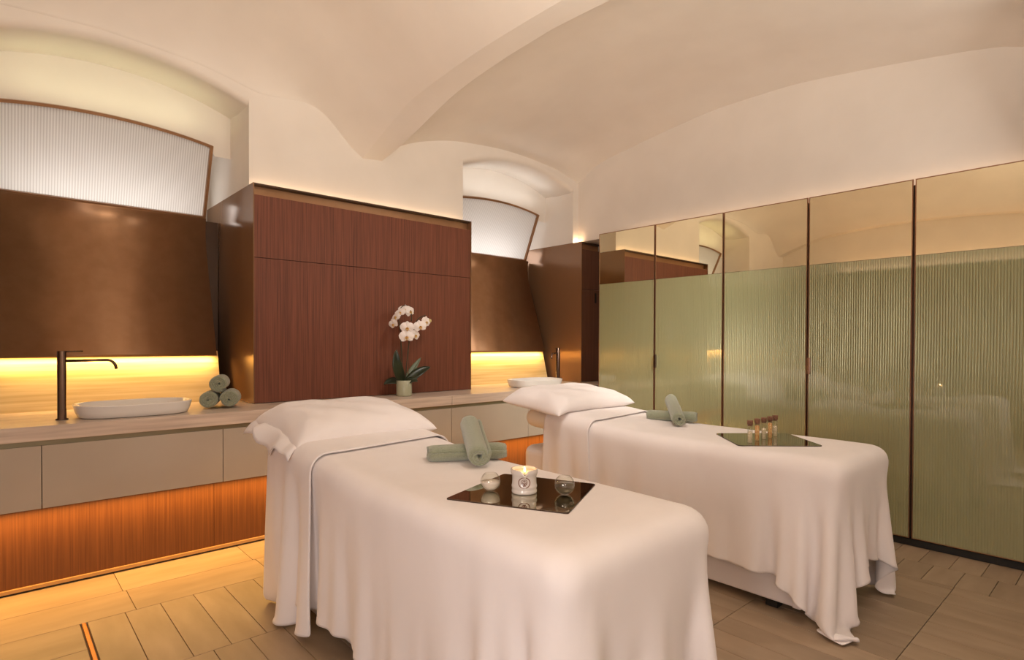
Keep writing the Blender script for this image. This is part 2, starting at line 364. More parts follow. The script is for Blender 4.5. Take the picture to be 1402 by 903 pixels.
patch(bm, [2.31+(2.488-2.31)*i/4 for i in range(5)], lambda x, y: (lambda q, s: (1-s)*hermite(ZRL, q)+s*hermite(ZRR, q))(fold_y(y), (x-2.31)/0.178))
patch(bm, [-1.27+3.58*(i/60) for i in range(61)], z_bay1)
patch(bm, [-1.47, -1.27], lambda x, y: hermite(ZRL, fold_y(y)))
ceil = from_bm('ceiling', bm, M['plaster']); tag(ceil, 'vaulted plaster ceiling with an arched rib', None, None, 'structure')
# two small flush spots on the plaster
for (p, nm) in (((1.75, 3.80, None), 0), ((3.0, 4.425, 3.05), 1)):
    pass

# ---------------------------------------------------------------- niche windows (lit from behind)
def outline(half, h, rise, inset, n=28):
    """arched panel in local (s, t): flat bottom, arched top"""
    a = half-inset; pts = [(-a, inset), (a, inset)]
    for i in range(n+1):
        s = a-2*a*i/n; pts.append((s, h-inset+rise*(1-(s/half)**2)))
    return pts
def window(cx, idx, lampcol, power, soff_power, soffcol):
    root = empty(f'window_{idx}', (cx, 5.08, 2.325)); root['kind'] = 'structure'
    root.rotation_euler = (math.atan2(0.23, 0.525), 0, 0)                  # leans into the room
    H, RISE, HF = 0.573, 0.062, 0.655
    o_, i_ = outline(HF, H, RISE, 0), outline(HF, H, RISE, 0.020)
    bm = bmesh.new(); n = len(o_); D0, D1 = -0.012, 0.028
    ring = lambda pts, d: [bm.verts.new((s, d, t)) for s, t in pts]
    A, B, C_, Dd = ring(o_, D0), ring(i_, D0), ring(i_, D1), ring(o_, D1)
    for k in range(n):
        j = (k+1) % n
        for P, Q in ((A, B), (B, C_), (C_, Dd), (Dd, A)): bm.faces.new((P[k], P[j], Q[j], Q[k]))
    fr = from_bm('window_frame', bm, M['bronze'], root)
    bm = bmesh.new(); f = [bm.verts.new((s, 0.014, t)) for s, t in i_]; bm.faces.new(f)
    pn = from_bm('pane', bm, M['pane'], root)
    # lamp box behind the pane
    y = 5.30
    area(f'window_lamp_{idx}', (cx, 5.42, 2.44), (0, -1, 0.12), 1.15, 0.20, power, lampcol)
    area(f'niche_lamp_{idx}', (cx, 4.70, 2.925), (0, 0.22, 1), 1.15, 0.06, soff_power, soffcol)
    bm = bmesh.new(); nn = NICHES[idx-1]; c = []                              # plastered header between window and arch
    for i in range(29):
        x = -0.785+1.57*i/28; zl = 2.325+0.90*(H+RISE*(1-(x/0.66)**2))-0.01 if abs(x) < 0.66 else 2.78
        c.append([bm.verts.new((cx+x, y_, z_)) for y_, z_ in ((4.872, zl), (4.872, arch_z(nn, cx+x)+0.05), (4.91, arch_z(nn, cx+x)+0.05))])
    for a, b in zip(c[:-1], c[1:]):
        for k in range(2): bm.faces.new((a[k], a[k+1], b[k+1], b[k]))
    hd = from_bm(f'trim_{idx}', bm, M['plaster']); hd['kind'] = 'structure'
    return root
window(0.615, 1, (1.0, 0.95, 0.90), 3.9, 0.85, (1.0, 0.98, 0.60))
window(4.14, 2, (1.0, 0.95, 0.92), 4.6, 0.95, (1.0, 1.0, 0.97))

# ---------------------------------------------------------------- bronze hoods and stone splashbacks in the niches
def hood(cx, label):
    root = empty('niche_hood', (cx, 4.75, 1.24), label, 'panel', 'curved bronze hoods in the niches')
    prof = [(4.730, 1.240), (4.815, 1.49), (4.900, 1.740), (4.975, 1.96), (5.010, 2.075), (5.028, 2.17), (5.028, 2.25), (5.015, 2.318)]
    t = []
    for i in range(57):                                                        # smooth profile
        u = i/56*(len(prof)-1); k = min(int(u), len(prof)-2); f = u-k
        p0, p1, p2, p3 = prof[max(k-1, 0)], prof[k], prof[k+1], prof[min(k+2, len(prof)-1)]
        t.append(tuple(0.5*(2*p1[j]+(p2[j]-p0[j])*f+(2*p0[j]-5*p1[j]+4*p2[j]-p3[j])*f*f+(3*p1[j]-p0[j]-3*p2[j]+p3[j])*f**3) for j in (0, 1)))
    W = 0.645; bm = bmesh.new(); front = [[bm.verts.new((s*W, y-4.75, z-1.24)) for s in (-1, 1)] for y, z in t]
    back = [[bm.verts.new((s*W, y-4.75+0.035, z-1.24+0.006)) for s in (-1, 1)] for y, z in t]
    for L in (front, back):
        for a, b in zip(L[:-1], L[1:]):
            f = bm.faces.new((a[0], a[1], b[1], b[0])); f.smooth = True
    for s in (0, 1):
        for a, b, c, d in zip(front[:-1], front[1:], back[1:], back[:-1]): bm.faces.new((a[s], b[s], c[s], d[s]))
    bm.faces.new((front[0][0], front[0][1], back[0][1], back[0][0])); bm.faces.new((front[-1][0], front[-1][1], back[-1][1], back[-1][0]))
    o = from_bm('curved_panel', bm, M['bronze'], root)
    box('dark_backing', -0.765, 0.765, 0.40, 0.42, -0.30, 1.08, M['bronze_dark'], root)  # dark sheet added for the shade in the gaps beside the hood
    # LED strip lighting the splashback
    bm = bmesh.new(); bbox(bm, -0.60, 0.60, 0.045, 0.065, 0.03, 0.045); from_bm('light_channel', bm, M['channel'], root)
    return root
hood(0.615, 'curved bronze hood hanging over the basin with three rolled towels beside it')
hood(4.14, 'curved bronze hood over the basin next to the corner cupboard')
for cx in (0.615, 4.14):
    area('hood_led', (cx, 4.750, 1.232), (0, 0.20, -1), 1.26, 0.015, 6.3, (1.0, 0.58, 0.18))
def splash(cx, label):
    bm = bmesh.new(); W = 0.668
    f0 = [(-W, 4.700, 0.900), (W, 4.700, 0.900), (W, 4.800, 1.275), (-W, 4.800, 1.275)]
    a = [bm.verts.new((x, y-4.70, z-0.90)) for x, y, z in f0]; b = [bm.verts.new((x, y-4.70+0.03, z-0.90)) for x, y, z in f0]
    bm.faces.new(a); bm.faces.new(b[::-1])
    for k in range(4): bm.faces.new((a[k], a[(k+1) % 4], b[(k+1) % 4], b[k]))
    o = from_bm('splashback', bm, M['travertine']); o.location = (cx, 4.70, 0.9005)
    tag(o, label, 'splashback', 'lit stone splashbacks under the hoods')
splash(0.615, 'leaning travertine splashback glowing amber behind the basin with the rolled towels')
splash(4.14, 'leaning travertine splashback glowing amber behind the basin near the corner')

# ---------------------------------------------------------------- wood panelled piers
def pier(x0, x1, label, handle=False, right=True):
    root = empty('panelled_pier', ((x0+x1)/2, 4.30, 0.9), label, 'cupboard'); ox, oy, oz = root.location
    wood = M['oak_dark'] if handle else M['oak_red']
    def B(name, a, b, c, d, e, f, m, bev=0.0): return box(name, a-ox, b-ox, c-oy, d-oy, e-oz, f-oz, m, root, bev)
    B('side_panel', x0, x0+0.008, 4.295, 5.48, 0.902, 2.482, M['bronze_gloss'])
    if right: B('side_panel', x1-0.008, x1, 4.295, 5.48, 0.902, 2.482, M['bronze_gloss'])
    e = 0.010
    B('lower_panel', x0+e, x1-e, 4.302, 4.33, 0.904, 1.9495, wood); B('upper_panel', x0+e, x1-e, 4.302, 4.33, 1.9535, 2.400, wood)
    B('recess_back', x0+e, x1-e, 4.355, 4.365, 2.396, 2.470, M['bronze']); B('recess_floor', x0+e, x1-e, 4.303, 4.36, 2.398, 2.402, M['bronze'])
    B('top_cap', x0+0.004, x1-0.004, 4.297, 4.368, 2.470, 2.482, M['bronze_dark'])
    B('carcass', x0+e, x1-e, 4.40, 5.40, 0.905, 2.36, M['bronze_dark'])
    if handle: B('finger_pull', 5.165, 5.190, 4.298, 4.303, 1.80, 1.915, M['black'])
    return root
pier(1.385, 3.356, 'wide reddish oak panelled pier standing behind the white orchid')
pier(4.925, 5.295, 'narrow dark oak panelled pier in the corner beside the glass cabinets', True, False)
area('pier_cove', (2.37, 4.395, 2.472), (0, 0.35, 1), 1.94, 0.02, 1.1, (1.0, 0.64, 0.36))
area('corner_cove', (4.985, 4.395, 2.472), (0, 0.35, 1), 0.10, 0.02, 0.5, (1.0, 0.62, 0.33))

# ---------------------------------------------------------------- vanity: worktop, drawer units, plinth
wt = empty('stone_worktop', (1.9, 3.9, 0.9), 'long pale stone worktop carrying the two basins and the orchid', 'worktop')
for a, b in ((XL+0.11, 2.8465), (2.8485, 5.28)):
    box('slab', a-1.9, b-1.9, 0.0, 0.86, -0.078, 0.0, M['worktop'], wt, 0.002)
DX = [-1.34, -0.698, 0.189, 1.076, 1.963, 2.85, 3.737, 4.60]
where = ['at the outer end, mostly out of view', 'under the tall faucet end of the long basin run', 'below the white basin with the tall faucet', 'behind the head of the bed with the candle tray',
         'under the orchid on the worktop', 'seen between the two beds above the amber plinth', 'behind the head of the bed with the corked vials']
for k in range(7):
    a, b = DX[k], DX[k+1]; root = empty('drawer_unit', ((a+b)/2, 3.91, 0.46), 'greige lacquered drawer unit '+where[k], 'drawer unit', 'greige drawer units under the stone worktop')
    h = (b-a)/2
    box('drawer_front', -h+0.0018, h-0.0018, 0.0, 0.02, 0.003, 0.335, M['lacquer'], root, 0.001)
    box('carcass', -h+0.001, h-0.001, 0.021, 0.78, 0.012, 0.358, M['lacquer'], root)
    box('grip_channel', -h, h, 0.006, 0.0195, 0.336, 0.3605, M['channel'], root)
pl = empty('vanity_plinth', (1.9, 4.03, 0.0), 'amber lit oak plinth below the drawer units', 'plinth')
PXS = [XL+0.11, -0.42, 1.054, 2.528, 4.002, 4.60]
for a, b in zip(PXS[:-1], PXS[1:]):
    box('oak_panel', a-1.9+0.001, b-1.9-0.001, 0.0, 0.02, 0.028, 0.459, M['oak_warm'], pl)
box('shadow_gap', XL+0.11-1.9, 4.60-1.9, 0.004, 0.02, 0.001, 0.012, M['black'], pl)
box('base_rail', XL+0.11-1.9, 4.60-1.9, -0.018, 0.02, 0.011, 0.029, M['rail'], pl)
area('plinth_led', (1.6, 3.945, 0.457), (0, -0.25, -1), 5.8, 0.02, 54, (1.0, 0.55, 0.14))

# ---------------------------------------------------------------- glass fronted cabinets
DY = [3.725, 3.064, 2.394, 1.723, 1.057, 0.39, -0.278, -0.946]
txt = ['beside the corner pier, first of the row', 'with the small dark pull, beside the corner unit', 'third from the corner pier, without a pull',
       'with the brown pull halfway up, reflecting the pillow', 'fifth from the corner pier', 'sixth from the corner pier', 'farther past the picture edge']
GX = 4.532
for k in range(5+1):
    y1, y0 = DY[k], DY[k+1]; g = 0.004 if k != 4 and k != 3 else 0.006
    root = empty('glass_cabinet', (GX, (y0+y1)/2, 0), 'tall mirror and fluted glass cabinet '+txt[k], 'cabinet', 'tall glass cabinets along the wall'); h = (y1-y0)/2
    box('carcass', 0.022, 0.45, -h+0.001, h-0.001, 0.05, 2.40, M['bronze_dark'], root)
    box('kick_plate', 0.012, 0.44, -h, h, 0.001, 0.045, M['black'], root)
    d = h-g
    bm = bmesh.new(); t = 0.006                                                # thin metal door frame
    bbox(bm, 0, 0.02, -d, -d+t, 0.052, 2.435); bbox(bm, 0, 0.02, d-t, d, 0.052, 2.435)
    bbox(bm, 0, 0.02, -d+t, d-t, 2.435-t, 2.435); bbox(bm, 0, 0.02, -d+t, d-t, 0.052, 0.052+t)
    from_bm('door_frame', bm, M['copper_trim'], root)
    box('mirror_pane', 0.002, 0.010, -d+t, d-t, 1.932, 2.435-t, M['mirror_bronze'], root)
    box('fluted_pane', 0.002, 0.010, -d+t, d-t, 0.052+t, 1.930, M['fluted'], root)
    if k in (1, 3):
        box('door_pull', -0.022, 0.0, d-0.020, d, 1.118, 1.24, M['gunmetal'] if k == 1 else M['copper_trim'], root, 0.003, 2)
area('cabinet_cove', (4.965, 1.4, 2.46), (0.3, 0, 1), 0.02, 4.6, 2.6, (1.0, 0.62, 0.36), up=(1, 0, 0))
area('left_cove', (XL+0.05, 1.0, 2.53), (-0.25, 0, 1), 0.02, 5.0, 6, (1.0, 0.62, 0.36), up=(1, 0, 0))

# ---------------------------------------------------------------- basins and faucets
def basin(cx, cy, label):
    L, Wd, Hh = 0.305, 0.195, 0.078; seg = 72
    def ring(bm, l, w, z, e=2.8):
        r = []
        for i in range(seg):
            a = 2*PI*i/seg; c, s = math.cos(a), math.sin(a)
            r.append(bm.verts.new((l*math.copysign(abs(c)**(2/e), c), w*math.copysign(abs(s)**(2/e), s), z)))
        return r
    bm = bmesh.new()
    P = [(L-.040, Wd-.035, 0), (L-.022, Wd-.018, .006), (L-.010, Wd-.008, .035), (L-.001, Wd-.001, .070), (L, Wd, .0745), (L-.003, Wd-.003, Hh), (L-.010, Wd-.010, Hh), (L-.016, Wd-.016, Hh-.004),
         (L-.030, Wd-.028, .045), (L-.055, Wd-.050, .022), (L-.12, Wd-.10, .014), (.02, .02, .011)]
    R = [ring(bm, *p) for p in P]
    for a, b in zip(R[:-1], R[1:]):
        for i in range(seg): bm.faces.new((a[i], a[(i+1) % seg], b[(i+1) % seg], b[i]))
    bm.faces.new(R[0]); bm.faces.new(R[-1])
    root = empty('vessel_basin', (cx, cy, 0.9005), label, 'basin', 'white oval vessel basins')
    from_bm('bowl', bm, M['ceramic'], root, True)
    o = from_bm('drain', lathe_bm([(0, .004), (.022, .004), (.024, 0), (0, 0)], 20), M['gunmetal'], root, True); o.location = (0, 0, .011)
basin(0.645, 4.165, 'long white oval vessel basin beside the tall faucet and stacked rolled towels')
basin(4.085, 4.175, 'white oval vessel basin half hidden by the pillow near the corner')
def faucet(x, y, s, label, turn=0.0):
    root = empty('tall_faucet', (x, y, 0.9005), label, 'faucet', 'tall slim bronze faucets'); root.rotation_euler = (0, 0, turn)
    from_bm('column', lathe_bm([(0, 0), (.030, 0), (.030, .006), (.0215, .009), (.0215, .388), (.0195, .391), (0, .391)], 24), M['gunmetal'], root, True)
    pts = [(0, 0, .333), (s*.21, 0, .335)]
    for i in range(1, 9):
        a = i/8*math.radians(78); pts.append((s*(.21+.045*math.sin(a)), 0, .335-.045*(1-math.cos(a))))
    pts.append((pts[-1][0]+s*.004, 0, pts[-1][2]-.018))
    from_bm('spout', tube_bm(pts, .0085, 12), M['gunmetal'], root, True)
    from_bm('lever', tube_bm([(0, 0, .386), (s*.098, 0, .388)], [.0045, .004], 8), M['gunmetal'], root, True)
faucet(0.290, 4.130, 1, 'tall bronze faucet with a long spout by the basin near the rolled towels')
faucet(4.408, 4.165, -1, 'tall bronze faucet rising behind the pillow of the far bed', 0.5)

# ---------------------------------------------------------------- towels
def spiral_towel(L, R, turns=4.2, hollow=0.10, seed=0):
    """rolled towel: one spiral layer of cloth, axis along local Y, resting on z = 0"""
    rnd = random.Random(seed); n = int(turns*26); th = R*(1.1-hollow)/(turns+0.35)*0.86; a0 = rnd.uniform(0, 6)
    cs = []
    for i in range(n+1):
        u = i/n; ang = a0+u*turns*2*PI; r = R*hollow+(R-th/2-R*hollow)*u
        cs.append((r*math.cos(ang)*1.02, r*math.sin(ang)*0.97, ang))
    bm = bmesh.new(); ny = 14; rows = []
    for side in (1, -1):
        for (x, z, ang) in (cs if side == 1 else cs[::-1]):
            dx, dz = math.cos(ang)*th/2*side, math.sin(ang)*th/2*side
            rows.append([])
            for j in range(ny+1):
                v = j/ny; e = min(v, 1-v)*L; rd = 1-0.14*max(0, 1-e/(0.018))**2
                wob = 1+0.012*math.sin(7*v+3*ang+seed)
                rows[-1].append(bm.verts.new(((x+dx)*rd*wob, (v-0.5)*L+0.0025*math.sin(ang*3+seed), (z+dz)*rd*wob+R)))
    m = len(rows)
    for i in range(m):
        a, b = rows[i], rows[(i+1) % m]
        for j in range(ny): bm.faces.new((a[j], b[j], b[j+1], a[j+1]))
    k = n+1
    for i in range(n):                                                         # close the two ends of the cloth layer
        i2 = m-1-i
        for j in (0, ny): bm.faces.new((rows[i][j], rows[i+1][j], rows[i2-1][j], rows[i2][j]))
    return bm
def towel(loc, d, L, R, label, group, seed, tilt=0.0):
    """d: heading of the axis in plan"""
    o = from_bm('rolled_towel', spiral_towel(L, R, 3.6+0.5*(seed % 3) if seed < 10 else 2.6, 0.10 if seed < 10 else 0.24, seed=seed), M['towel'], None, True)
    o.rotation_euler = (tilt, 0, math.atan2(-d[0], d[1])); o.location = loc
    return tag(o, label, 'towel', group)
ax = Vector((0.36, 0.93, 0)).normalized(); pr = Vector((ax.y, -ax.x, 0))
c0 = Vector((1.15, 4.235, 0.9015)); RT = 0.0615
p1, p2 = c0-pr*RT*1.03, c0+pr*RT*1.03
towel(p1, ax, 0.23, RT, 'rolled sage towel, bottom of the stack, on the side of the basin', 'sage towels stacked on the worktop', 1)
towel(p2, ax, 0.23, RT, 'rolled sage towel, bottom of the stack, on the side of the oak pier', 'sage towels stacked on the worktop', 2)
towel(c0+Vector((0, 0, RT*1.70)), ax, 0.23, RT*0.99, 'rolled sage towel lying on top of the other two on the worktop', 'sage towels stacked on the worktop', 3)

# ---------------------------------------------------------------- cloth drape (position based, own solver)
def drape(P, rest_u, rest_v, sdf, steps, iters, g=9.8, bend=0.12, damp=0.985, fr=0.5, prev=None, floor_z=0.012, pin=None):
    nu, nv, _ = P.shape; Q = P.copy() if prev is None else prev; dt = 1/60.0
    dg1 = np.sqrt(rest_u[:, :-1]**2+rest_v[:-1, :]**2)
    def con(A, B, rest, k, lim=False):
        d = B-A; L = np.sqrt((d*d).sum(-1))+1e-9; c = (k*0.5*(L-rest)/L)[..., None]*d
        A += c; B -= c
    def pairs(axis, step, rest, k):
        n = P.shape[axis]
        for s in range(2*step if step > 1 else 2):
            idx = np.arange(s % (2*step), n-step, 2*step) if step > 1 else np.arange(s, n-1, 2)
            if len(idx) == 0: continue
            if axis == 0:
                A, B = P[idx], P[idx+step]; r = rest[idx] if step == 1 else rest[idx]+rest[idx+1]
                con(A, B, r, k); P[idx] = A; P[idx+step] = B
            else:
                A, B = P[:, idx], P[:, idx+step]; r = rest[:, idx] if step == 1 else rest[:, idx]+rest[:, idx+1]
                con(A, B, r, k); P[:, idx] = A; P[:, idx+step] = B
    def shear(k):
        for s in (0, 1):
            A, B = P[s:-1:2, :-1], P[s+1::2, 1:]; m = min(len(A), len(B)); con(A[:m], B[:m], dg1[s::2][:m], k)
            A, B = P[s:-1:2, 1:], P[s+1::2, :-1]; m = min(len(A), len(B)); con(A[:m], B[:m], dg1[s::2][:m], k)
    for st in range(steps):
        V = (P-Q)*damp; mv = np.sqrt((V*V).sum(-1, keepdims=True)); V *= np.minimum(1, 0.05/(mv+1e-9)); Q = P.copy(); P += V; P[..., 2] -= g*dt*dt
        for it in range(iters):
            if pin is not None: P[pin[0]] = pin[1]
            pairs(0, 1, rest_u, 1.0); pairs(1, 1, rest_v, 1.0); shear(0.35)
            if it % 2 == 0: pairs(0, 2, rest_u, bend); pairs(1, 2, rest_v, bend)
            dist, nrm = sdf(P); pen = np.minimum(dist, 0)
            P -= pen[..., None]*nrm
            low = P[..., 2] < floor_z; P[..., 2] = np.where(low, floor_z, P[..., 2])
            if it == iters-1:
                hit = (dist < 0.001) | low; mvv = P-Q; Q += np.where(hit[..., None], mvv*fr, 0)
    return P, Q
def bed_sdf(x0, x1, y0, y1, zt, thick, r, lift, off):
    c = np.array([(x0+x1)/2, (y0+y1)/2, zt-thick/2]); h = np.array([(x1-x0)/2, (y1-y0)/2, thick/2])-r
    def f(P):
        p = P.copy(); p[..., 2] -= lift(p[..., 1]); q = p-c; a = np.abs(q)-h; sg = np.sign(q)
        o = np.maximum(a, 0); L = np.sqrt((o*o).sum(-1)); ins = np.minimum(a.max(-1), 0)
        n = o*sg/(L[..., None]+1e-9); k = a.argmax(-1); ni = np.zeros_like(P); np.put_along_axis(ni, k[..., None], 1.0, -1); ni *= sg
        n = np.where((L > 1e-6)[..., None], n, ni)
        return L+ins-r-off, n
    return f
def upsample(P, k=2):
    nu, nv, _ = P.shape
    u = np.linspace(0, nu-1, (nu-1)*k+1); i = np.minimum(u.astype(int), nu-2); f = (u-i)[:, None, None]; A = P[i]*(1-f)+P[i+1]*f
    v = np.linspace(0, nv-1, (nv-1)*k+1); j = np.minimum(v.astype(int), nv-2); f = (v-j)[None, :, None]; return A[:, j]*(1-f)+A[:, j+1]*f
def rest_of(P): return np.sqrt(((P[1:]-P[:-1])**2).sum(-1)), np.sqrt(((P[:, 1:]-P[:, :-1])**2).sum(-1))
def cloth(name, bed, xs0, xs1, ys0, ys1, skew, sp, off, parent=None, seed=0, steps=(220, 60), iters=(14, 10), bend=0.28, thick=0.003, tilt=0.0):
    x0, x1, y0, y1, zt, th, lift = bed; rng = np.random.RandomState(seed)
    nu, nv = int((xs1-xs0)/sp)+1, max(3, int((ys1-ys0)/sp)+1)
    U, V = np.meshgrid(np.linspace(xs0, xs1, nu), np.linspace(ys0, ys1, nv), indexing='ij')
    over = np.maximum(0, np.abs(U-(x0+x1)/2)-(x1-x0)/2); t = np.clip((V-(y1-1.3))/1.0, 0, 1)
    Y = V+skew*over*t+tilt*(U-(x0+x1)/2)
    Z = zt+lift(Y)+off+0.02+0.004*rng.randn(nu, nv)
    P = np.stack([U, Y, Z], -1); flat = P.copy(); flat[..., 2] = 0; ru, rv = rest_of(flat)
    f = bed_sdf(x0, x1, y0, y1, zt, th, 0.06, lift, off)
    def pinned(flat, P, off):
        m = (np.abs(flat[..., 0]-(x0+x1)/2) < (x1-x0)/2-0.09) & (flat[..., 1] > y0+0.16)
        pos = flat[m].copy(); pos[:, 2] = zt+lift(pos[:, 1])+off; return m, pos
    pm = pinned(flat, P, off); P, Q = drape(P, ru, rv, f, steps[0], iters[0], bend=bend, pin=pm)
    P = upsample(P); flat = upsample(flat); ru, rv = rest_of(flat)
    pm = pinned(flat, P, off); P, Q = drape(P, ru, rv, f, steps[1], iters[1], bend=bend, damp=0.96, pin=pm)
    S = P.copy()
    for _ in range(2):
        S[1:-1, 1:-1] = 0.5*S[1:-1, 1:-1]+0.125*(S[2:, 1:-1]+S[:-2, 1:-1]+S[1:-1, 2:]+S[1:-1, :-2])
    nu, nv, _ = S.shape; idx = np.arange(nu*nv).reshape(nu, nv)
    F = np.stack([idx[:-1, :-1], idx[1:, :-1], idx[1:, 1:], idx[:-1, 1:]], -1).reshape(-1, 4)
    org = np.array(parent.location) if parent else np.zeros(3)
    o = from_py(name, (S.reshape(-1, 3)-org).tolist(), F.tolist(), M['linen'], parent, True)
    ss = o.modifiers.new('smooth', 'SUBSURF'); ss.levels = 1; ss.render_levels = 1
    if thick:
        so = o.modifiers.new('thick', 'SOLIDIFY'); so.thickness = thick; so.offset = 1
    return o

# ---------------------------------------------------------------- treatment beds
def np_lift(y, a=1.95, b=3.2, h=0.085):
    t = np.clip((y-a)/(b-a), 0, 1); return h*t*t*(3-2*t)
def bed(x0, x1, y0, y1, zt, label):
    root = empty('treatment_bed', ((x0+x1)/2, (y0+y1)/2, 0), label, 'bed', 'treatment beds'); ox, oy = (x0+x1)/2, (y0+y1)/2
    # cushion with a raised head
    bm = bmesh.new(); bbox(bm, x0+.006-ox, x1-.006-ox, y0+.006-oy, y1-oy, zt-0.135, zt-0.006, 0.064, 6)
    bmesh.ops.bisect_plane(bm, geom=bm.verts[:]+bm.edges[:]+bm.faces[:], plane_co=(0, 1.95-oy, 0), plane_no=(0, 1, 0))
    for k in range(1, 10): bmesh.ops.bisect_plane(bm, geom=bm.verts[:]+bm.edges[:]+bm.faces[:], plane_co=(0, 1.95-oy+0.13*k, 0), plane_no=(0, 1, 0))
    for v in bm.verts: v.co.z += float(np_lift(v.co.y+oy))
    from_bm('cushion', bm, M['vinyl'], root, True)
    h = (x1-x0)/2
    bm = bmesh.new(); bbox(bm, -h+0.06, h-0.06, y0+0.2-oy, y1-0.12-oy, 0.045, 0.19, 0.012, 2); b1 = from_bm('base', bm, M['base_white'], root)
    box('base_band', -h+0.066, h-0.066, y0+0.206-oy, y1-0.126-oy, 0.192, 0.30, M['base_white'], root, 0.012, 2)
    for a, b, nm in ((-h+0.052, -h+0.09, 'corner_cap'), (h-0.09, h-0.052, 'corner_cap')):
        box(nm, a, b, y0+0.19-oy, y0+0.235-oy, 0.045, 0.19, M['base_white'], root, 0.008, 2)
    box('lift_column', -h+0.10, h-0.10, y0+0.5-oy, y1-0.35-oy, 0.302, zt-0.135, M['base_white'], root, 0.03, 3)
    box('side_shell', -h+0.02, h-0.02, y1-0.7-oy, y1+0.02-oy, 0.34, 0.60, M['base_white'], root, 0.06, 5)
    for sx in (-1, 1):
        for yy in (y0+0.35-oy, y1-0.3-oy): box('foot', sx*(h-0.12)-0.03, sx*(h-0.12)+0.03, yy-0.03, yy+0.03, 0.001, 0.045, M['black'], root)
    return (x0, x1, y0, y1, zt, 0.13, np_lift)
B1 = bed(1.075, 1.830, 0.99, 3.20, 0.782, 'treatment bed under the sheet with the candle tray')
B2 = bed(2.865, 3.605, 0.935, 3.06, 0.792, 'treatment bed under the sheet with the corked vials, near the glass cabinets')
def sheet(B, ov, oh, y_head, yf0, yf1, foot, seed, label, fskew, skew=0.30, xo=0.0):
    x0, x1, y0, y1 = B[:4]
    s = cloth('bed_sheet', B, x0-ov+xo, x1+oh+xo, y0-foot, y_head, skew, 0.042, 0.010, None, seed)
    tag(s, label, 'sheet', 'white sheets draped over the beds')
    f = cloth('turned_down_fold', B, x0-ov-0.02, x1+oh, yf0, yf1, fskew, 0.040, 0.022, s, seed+9, thick=0.007, tilt=0.10)
    return s
S1 = sheet(B1, 0.57, 0.56, 2.76, 2.53, 3.06, 0.62, 3, 'white sheet draped to the floor under the candle tray and crossed towels', 0.95)
S2 = sheet(B2, 0.50, 0.42, 2.62, 2.44, 2.84, 0.43, 5, 'white sheet with a hanging corner under the tray of corked vials', 0.60)

# ---------------------------------------------------------------- pillows
def pillow(B, cx, cy, a, b, H, z0, tilt, rotz, label, seed, flap=True):
    n, m = 46, 34; rnd = np.random.RandomState(seed); ph = rnd.rand(8)*6
    def pt(i, j, side):
        u, v = -1+2*i/n, -1+2*j/m
        sq = lambda q: math.copysign(abs(q)**0.9, q)
        uu, vv = sq(u), sq(v)
        x = a*uu*(1-0.05*(1-abs(vv))**1.5+0.025*abs(vv)**4); y = b*vv*(1-0.07*(1-abs(uu))**1.5+0.02*abs(uu)**4)
        e = max(0.0, (1-abs(uu)**5.5))*max(0.0, (1-abs(vv)**3.4)); t = H*e**0.52
        wr = 0.006*math.sin(9*u+5*v+ph[0])*math.sin(4*v+ph[1])+0.004*math.sin(16*u-7*v+ph[2])*(abs(u))
        z = (t*0.70+wr*e**0.4) if side > 0 else -t*0.30
        z += -0.035*max(0, -uu-0.72)/0.28*(1 if uu < 0 else 0)                  # the open flap droops
        return (x, y, z)
    bm = bmesh.new(); T = [[bm.verts.new(pt(i, j, 1)) for j in range(m+1)] for i in range(n+1)]
    Bt = [[T[i][j] if i in (0, n) or j in (0, m) else bm.verts.new(pt(i, j, -1)) for j in range(m+1)] for i in range(n+1)]
    for G, s in ((T, 1), (Bt, -1)):
        for i in range(n):
            for j in range(m): bm.faces.new((G[i][j], G[i+1][j], G[i+1][j+1], G[i][j+1]))
    root = empty('pillow', (cx, cy, z0), label, 'pillow', 'white pillows at the heads of the beds'); root.rotation_euler = (tilt, 0, rotz)
    o = from_bm('pillow_body', bm, M['linen'], root, True); o.modifiers.new('s', 'SUBSURF').render_levels = 1
    if not flap: return root
    # loose flap of the pillowcase hanging past the filling
    bm = bmesh.new(); g = []
    for i in range(9):
        r = []
        for j in range(25):
            v = -1+2*j/24; d = i/8
            r.append(bm.verts.new((-a*(0.93+0.02*math.cos(v*9+ph[3]))-0.075*d+0.012*math.sin(v*7+ph[4])*d, b*v*(0.92+0.10*d), 0.015*(1-v*v)-0.015-0.10*d*d*(0.7+0.35*math.sin(v*5+ph[5]))+0.014*math.sin(v*13+ph[6])*d)))
        g.append(r)
    for i in range(8):
        for j in range(24): bm.faces.new((g[i][j], g[i+1][j], g[i+1][j+1], g[i][j+1]))
    fl = from_bm('pillowcase_flap', bm, M['linen'], root, True); so = fl.modifiers.new('t', 'SOLIDIFY'); so.thickness = 0.006
    return root
pillow(B1, 1.47, 3.01, 0.400, 0.305, 0.160, 0.895, 0.13, 0.0, 'white pillow on the bed with the candle tray', 2)
pillow(B2, 3.20, 2.90, 0.415, 0.285, 0.145, 0.920, 0.10, 0.0, 'white pillow on the bed with the corked vials', 4, False)

